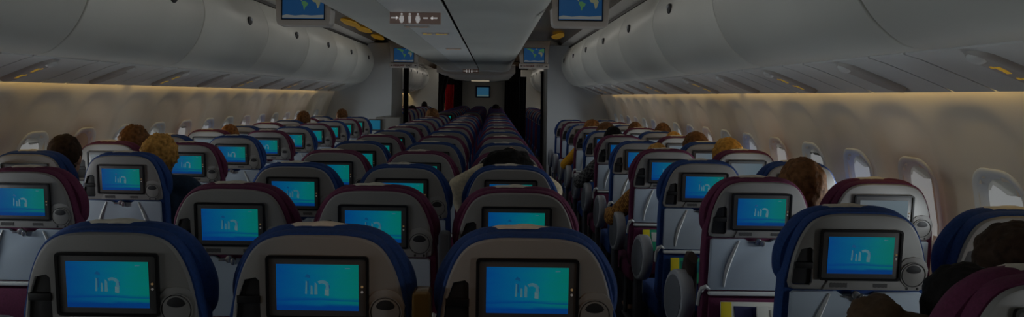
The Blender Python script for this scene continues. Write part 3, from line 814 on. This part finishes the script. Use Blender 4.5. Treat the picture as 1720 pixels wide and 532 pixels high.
POSES={
 'lap':dict(sh=.965,hd=(0,.31,1.165),el=((-.205,.33,.735),(.205,.33,.735)),wr=((-.11,.54,.635),(.11,.54,.635))),
 'armout':dict(sh=.965,hd=(0,.31,1.165),el=((-.30,.34,.775),(.205,.33,.735)),wr=((-.275,.56,.785),(.11,.54,.635))),
 'leanout':dict(sh=1.035,hd=(-.02,.31,1.165),el=((-.205,.33,.76),(.30,.34,.80)),wr=((-.11,.54,.635),(.24,.52,.72))),
 'behind':dict(sh=.96,hd=(0,.32,1.115),el=((-.245,.30,1.085),(.235,.30,1.07)),wr=((-.115,.31,1.17),(.115,.31,1.17))),
 'hunch':dict(sh=.965,hd=(.02,.37,1.02),el=((-.185,.37,.995),(.21,.40,.75)),wr=((-.10,.56,.80),(.11,.56,.64))),
}
def skeleton(p):
    q=POSES[p]; sh=q['sh']; hx,hy,hz=q['hd']
    cy=.285+(.05 if p=='hunch' else 0)
    return q,sh,hx,hy,hz,cy
def torso(bm,q,sh,cy,g=0):
    capsule(bm,(-.07,.30,.565),(.07,.30,.565),.115+g,.115+g)
    capsule(bm,(0,.30,.58),(0,cy,sh-.14),.12+g,.115+g)
    capsule(bm,(-.07,cy,sh-.13),(.07,cy,sh-.13),.105+g,.105+g)
    capsule(bm,(-.14,cy,sh-.035),(.14,cy,sh-.035),.064+g,.064+g)
def arms(bm,q,sh,cy,g=0,hands=True):
    for i,s in ((0,-1),(1,1)):
        e=Vector(q['el'][i]); w=Vector(q['wr'][i]); S=(s*.17,cy,sh-.045)
        capsule(bm,S,e,.052+g,.042+g); capsule(bm,e,e+(w-e)*(.94 if hands is None else 1),.042+g,.029+g*1.2)
        if hands:
            d=(w-e).normalized(); side=Vector((s,0,0)); side=(side-d*side.dot(d)).normalized(); up=d.cross(side)
            if up.z<0: up=-up
            pc=w+d*.05
            for k in (-1,0,1): capsule(bm,w+d*.01+side*k*.012,w+d*.085+side*k*.026,.015,.013,8)
            for k,ln in ((-1.5,.062),(-.5,.074),(.5,.078),(1.5,.068)):
                b0=w+d*.09+side*k*.0205; b1=b0+d*ln*.5-up*.006; b2=b1+d*ln*.36-up*.026
                capsule(bm,b0,b1,.0095,.009,8); capsule(bm,b1,b2,.009,.0078,8)
            t0=w+d*.03-side*.028; t1=t0+d*.032-side*.024-up*.006; t2=t1+d*.03-side*.002-up*.012
            capsule(bm,t0,t1,.0125,.0105,8); capsule(bm,t1,t2,.0105,.009,8)
def legs(bm,g=0,feet=True):
    for s in (-1,1):
        capsule(bm,(s*.085,.32,.555),(s*.10,.70,.535),.082+g,.058+g); capsule(bm,(s*.10,.70,.535),(s*.10,.74,.11),.052+g,.036+g)
        if feet: capsule(bm,(s*.10,.73,.055),(s*.105,.88,.04),.040,.030)
def m_body(p):
    q,sh,hx,hy,hz,cy=skeleton(p); bm=bmesh.new(); torso(bm,q,sh,cy); arms(bm,q,sh,cy); legs(bm)
    capsule(bm,(0,cy,sh-.02),(hx,hy-.02,hz-.06),.058,.05)
    ellip(bm,(hx,hy,hz+.012),(.074,.094,.105)); ellip(bm,(hx,hy+.035,hz-.055),(.056,.058,.065)); ellip(bm,(hx,hy+.06,hz-.095),(.026,.026,.02))
    capsule(bm,(hx,hy+.088,hz+.01),(hx,hy+.106,hz-.025),.010,.014,8)
    ellip(bm,(hx,hy+.085,hz-.06),(.024,.012,.010)); ellip(bm,(hx,hy+.075,hz+.022),(.05,.02,.012))
    for s in (-1,1): ellip(bm,(hx+s*.078,hy-.002,hz-.015),(.010,.022,.034))
    return remesh(bm,'body',M_SKIN,.0075,4)
def m_shirt(p):
    q,sh,hx,hy,hz,cy=skeleton(p); bm=bmesh.new(); g=.034 if p=='hunch' else .012; torso(bm,q,sh,cy,g); arms(bm,q,sh,cy,g,None)
    capsule(bm,(0,cy-.005,sh-.01),(hx*.3,cy+(hy-cy)*.3,sh+.03),.066,.062)
    me=remesh(bm,'shirt',MATS['linen'],.012,5)
    if p=='hunch':
        for v in me.vertices: v.co+=v.normal*(.010*noise.noise(v.co*45)+.012*noise.noise(v.co*18))
    return me
def m_trousers():
    bm=bmesh.new(); capsule(bm,(-.07,.30,.555),(.07,.30,.555),.122,.122); legs(bm,.012,False); return remesh(bm,'trousers',mat('trousers',(.03,.032,.045),.9),.012,5)
def m_eye(): 
    bm=bmesh.new(); ellip(bm,(0,0,0),(.0115,.0115,.0115)); return mesh_from(bm,'eye',M_EYE)
def m_hair(kind):
    bm=bmesh.new()
    bmesh.ops.create_icosphere(bm,subdivisions=5,radius=1)
    amp,fr,rx,ry,rz,off={'short':(.05,3.0,.0855,.108,.117,(0,-.012,.016)),'curly':(.10,6.5,.097,.114,.124,(0,-.008,.018)),'long':(.05,3.5,.092,.112,.124,(0,-.014,.012)),'messy':(.12,3.2,.138,.120,.108,(.005,-.005,.056)),'bob':(.06,3.4,.102,.118,.122,(0,-.014,.012))}[kind]
    for v in bm.verts:
        c=v.co.normalized(); d=1+amp*(noise.noise(c*fr)+.5*noise.noise(c*fr*2.7))
        if kind=='curly': d+=.05*abs(noise.noise(c*14))
        x,y,z=c.x*rx*d,c.y*ry*d,c.z*rz*d
        if z<0 and kind in('long','bob') and y<.03: z*=1.35 if kind=='bob' else 1.2
        if z<-.045 and kind in('short','curly'): x*=.82; 
        if y>.045 and z<.055:                     # open the face
            k=ss(.045,.085,y)*ss(.055,.02,z); y=y*(1-k*.62)
        v.co=(x+off[0],y+off[1],z+off[2])
    # strands
    me=mesh_from(bm,'hair_'+kind,mat('hair_base',(.05,.03,.02),.6),angle=180); return me
def hairmat(name,c): return mat('hair_'+name,c,.8,spec=.15,noise_amt=.45,nscale=45,bump=1.0)
def cloth(name,c,**k): return mat('cloth_'+name,c,.9,noise_amt=.2,nscale=60,bump=.3,**k)
def plaid(name,c1,c2,sc):
    m=mat('cloth_'+name,c1,.9); nt=m.node_tree; b=nt.nodes['Principled BSDF']
    tc=nt.nodes.new('ShaderNodeTexCoord'); ck=nt.nodes.new('ShaderNodeTexChecker'); ck.inputs['Scale'].default_value=sc; ck.inputs['Color1'].default_value=(*c1,1); ck.inputs['Color2'].default_value=(*c2,1)
    mp=nt.nodes.new('ShaderNodeMapping'); mp.inputs['Rotation'].default_value=(.3,.5,.4); nt.links.new(tc.outputs['Object'],mp.inputs[0]); nt.links.new(mp.outputs[0],ck.inputs['Vector'])
    w=nt.nodes.new('ShaderNodeTexWave'); w.inputs['Scale'].default_value=sc*.6; nt.links.new(mp.outputs[0],w.inputs['Vector'])
    mx=nt.nodes.new('ShaderNodeMix'); mx.data_type='RGBA'; mx.inputs[0].default_value=.5; mx.blend_type='MULTIPLY'; nt.links.new(ck.outputs['Color'],mx.inputs[6]); nt.links.new(w.outputs['Color'],mx.inputs[7]); nt.links.new(mx.outputs[2],b.inputs['Base Color']); return m
def setmat(o,m):
    o.material_slots[0].link='OBJECT'; o.material_slots[0].material=m
def person(x,y,lab,hair,hm,shirt,pose='lap',dz=0,turn=0,lean=0,sz=1):
    t=thing('person',lab,'person',(x,y,dz),turn,'passengers'); t.rotation_euler=(0,lean,turn); t.scale=(1,1,sz)
    link('body',cached('body'+pose,lambda:m_body(pose)),t)
    o=link('shirt',cached('shirt'+pose,lambda:m_shirt(pose)),t); setmat(o,shirt)
    link('trousers',cached('trou',m_trousers),t)
    hx,hy,hz=POSES[pose]['hd']
    o=link('hair',cached('hair'+hair,lambda:m_hair(hair)),t,(hx,hy,hz)); setmat(o,hm)
    for s in (-1,1): link('eye',cached('eye',m_eye),t,(hx+s*.032,hy+.080,hz+.008))
    return t
HB=hairmat('brown',(.14,.065,.025)); HD=hairmat('dark',(.035,.02,.012)); HK=hairmat('black',(.008,.007,.007)); HBL=hairmat('blond',(.50,.27,.07)); HG=hairmat('golden',(.46,.24,.05)); HA=hairmat('auburn',(.24,.10,.03))
C_NAVY=cloth('navy',(.012,.03,.06)); C_GREY=cloth('grey',(.2,.2,.2)); C_YEL=cloth('yellow',(.55,.27,.01)); C_CREAM=cloth('cream',(.62,.52,.36)); C_WHITE=cloth('white',(.6,.6,.58)); C_DARK=cloth('dark',(.03,.03,.035)); C_BROWN=cloth('brown',(.075,.042,.02)); C_GRN=cloth('green',(.1,.13,.08))
C_PLO=plaid('plaid_orange',(.50,.24,.05),(.24,.10,.02),40); C_PLG=plaid('plaid_grey',(.16,.16,.16),(.04,.04,.045),40)
def srow(k): return S0+P*k
DZ=.0
person(-2.02,srow(2),'passenger with short dark brown hair in blue left window seat','short',HD,C_GREY,dz=.0)
person(-2.03,srow(3),'passenger with brown wavy hair above purple left window seat','curly',HB,C_GREY,dz=.01)
person(-1.46,srow(2),'passenger with curly blond hair and navy top leaning into left aisle','curly',HBL,C_NAVY,'leanout')
person(-1.97,srow(5),'passenger with low auburn hair behind purple left window seat','short',HA,C_GREY,dz=-.04)
person(-1.94,srow(8),'passenger with round brown head in left window seat mid cabin','short',HB,C_DARK,dz=.03)
person(-1.80,srow(10),'passenger with dark brown hair in last left window seat','short',HB,C_GRN,dz=.03)
person(1.55,srow(7),'passenger with light brown hair and yellow sleeve reaching into right aisle','bob',HA,C_YEL,'armout')
person(1.58,srow(6),'passenger with brown hair in headband, blue right aisle seat','bob',HB,C_WHITE)
person(1.52,srow(5),'passenger with black hair and dark patterned sleeve, right aisle','short',HK,C_PLG,'armout',dz=-.01)
person(1.55,srow(3),'passenger with low blond hair and orange plaid sleeve, right aisle','short',HBL,C_PLO,'armout',dz=-.055)
person(2.04,srow(7),'passenger with brown hair low above purple right window seat','short',HB,C_GREY,dz=-.02)
person(2.16,srow(6),'passenger with dark brown hair beside right window mid cabin','short',HB,C_GREY,dz=-.0)
person(2.07,srow(5),'passenger with low golden hair, sixth right window seat','short',HG,C_GREY,dz=-.05)
person(2.04,srow(4),'passenger with full brown hair above blue right window seat','bob',HB,C_GREY,dz=-.01)
person(2.03,srow(3),'passenger with golden blond hair above purple right window seat','bob',HG,C_DARK,dz=-.01)
person(1.84,srow(1)+.0,'passenger with brown hair left of purple right window headrest','bob',HB,C_DARK,dz=-.01)
person(.495,Y0+P*2,'person in cream top with wide black hair, elbows raised in centre block','messy',HK,C_CREAM,'behind')
person(-.50,Y0+P*11,'passenger with olive brown hair in centre block left column','bob',HB,C_NAVY,dz=.05)
person(.50,15.1+P*5,'passenger with black hair in far centre block right column','bob',HK,C_DARK,dz=.03)
person(-1.5,15.3+P*3,'passenger with black hair in far left cabin aisle seat','bob',HK,C_DARK,dz=.0)
person(-1.52,15.3+P*7,'passenger with dark hair in farthest visible left cabin seat','short',HK,C_DARK,dz=.06)
person(1.58,15.3+P*2,'passenger with dark hair in far right cabin aisle seat','short',HK,C_DARK,dz=.02)
person(-1.12,24.6,'person in white top beside the red curtain at far left','short',HB,C_WHITE,dz=.0)
# foreground right
person(1.80,1.70,'person with large dark brown hair in bottom right foreground by blue seat','bob',HD,C_DARK,sz=.955)
tp=person(1.575,1.52,'person in brown fuzzy coat with black bun hair, bottom right foreground','bob',HK,C_BROWN,'hunch',dz=.0)
bm=bmesh.new(); ellip(bm,(0,0,0),(.05,.045,.045)); link('hair_bun',mesh_from(bm,'hair_bun',HK),tp,(-.03,.235,1.06))
bm=bmesh.new(); 
for i in range(1): slab(bm,rrect(0,0,.05,.014,.006,4),-.006,.006,.003)
link('hair_clip',mesh_from(bm,'hair_clip',M_CAP),tp,(.085,.30,1.105),(0,.5,.3))

# ------------------------------------------------------------------ lights
def area(name,loc,rot,sx,sy,energy,col):
    l=bpy.data.lights.new(name,'AREA'); l.shape='RECTANGLE'; l.size=sx; l.size_y=sy; l.energy=energy; l.color=col
    o=bpy.data.objects.new(name,l); COL.objects.link(o); o.location=loc; o.rotation_euler=rot; return o
KE=1.0
for s in (-1,1):
    for i,yc in enumerate((4.0,7.0,10.0)):  # unseen fill lamps added above the aisles, hidden behind the centre bins
        area('aisle_fill_light',(s*.93,yc,2.49),(0,-s*math.radians(42),0),.14,2.9,10.5*KE,(1,.94,.86))
    for i,yc in enumerate((16.0,20.0,24.0)):  # stronger added fill for the far cabin
        area('aisle_fill_light',(s*.93,yc,2.49),(0,-s*math.radians(35),0),.14,2.9,20*KE,(1,.92,.82))
    # sidewall wash from the slot above the windows
    for i,yc in enumerate((1.0,4.0,7.0,10.0)):
        area('sidewall_wash_light',(s*2.179,yc,1.6095),(0,s*math.radians(6),0),.012,2.9,6*KE,(1,.72,.25))
    area('sidewall_wash_light',(s*2.179,19,1.6095),(0,s*math.radians(6),0),.012,9,60*KE,(1,.7,.3))
    # area lamp added inside each pane as daylight fill, spread kept off camera
    for wy in win_y:
        if wy<.6: continue
        o=area('window_daylight_fill',(s*(xw(WZ)+.046),wy,WZ-.05),(0,s*math.radians(90+3),0),.20,.22,(18 if wy<13 else 5)*KE,(.88,.96,1))
        o.data.spread=math.radians(109)
l=bpy.data.lights.new('reading_lamp','SPOT'); l.energy=42; l.color=(1,.52,.24); l.spot_size=math.radians(42); l.spot_blend=.8; l.shadow_soft_size=.04
o=bpy.data.objects.new('reading_lamp',l); COL.objects.link(o); o.location=(.06,.75,2.12); o.rotation_euler=(Vector((.33,1.85,1.05))-Vector(o.location)).to_track_quat('-Z','Y').to_euler()
W=bpy.data.worlds.new('world'); SC.world=W; W.use_nodes=True
W.node_tree.nodes['Background'].inputs['Color'].default_value=(.7,.8,1,1); W.node_tree.nodes['Background'].inputs['Strength'].default_value=.3

# ------------------------------------------------------------------ camera
cam=bpy.data.cameras.new('camera'); co=bpy.data.objects.new('camera',cam); COL.objects.link(co)
cam.sensor_fit='HORIZONTAL'; cam.sensor_width=36; cam.lens=36*1280/1720
cam.shift_x=(860-828)/1720; cam.shift_y=-(266-160.5)/1720
cam.clip_start=.02; cam.clip_end=100
co.matrix_world=Matrix.Translation((CAMX,0,EYE))@Matrix.Rotation(PI/2,4,'X')@Matrix.Rotation(math.radians(.8),4,'Z')
SC.camera=co
SC.view_settings.view_transform='Standard'; SC.view_settings.look='None'; SC.view_settings.gamma=1; SC.view_settings.use_curve_mapping=False
SC.view_settings.exposure=-3.0
SC.cycles.max_bounces=8; SC.cycles.diffuse_bounces=5; SC.cycles.sample_clamp_indirect=4
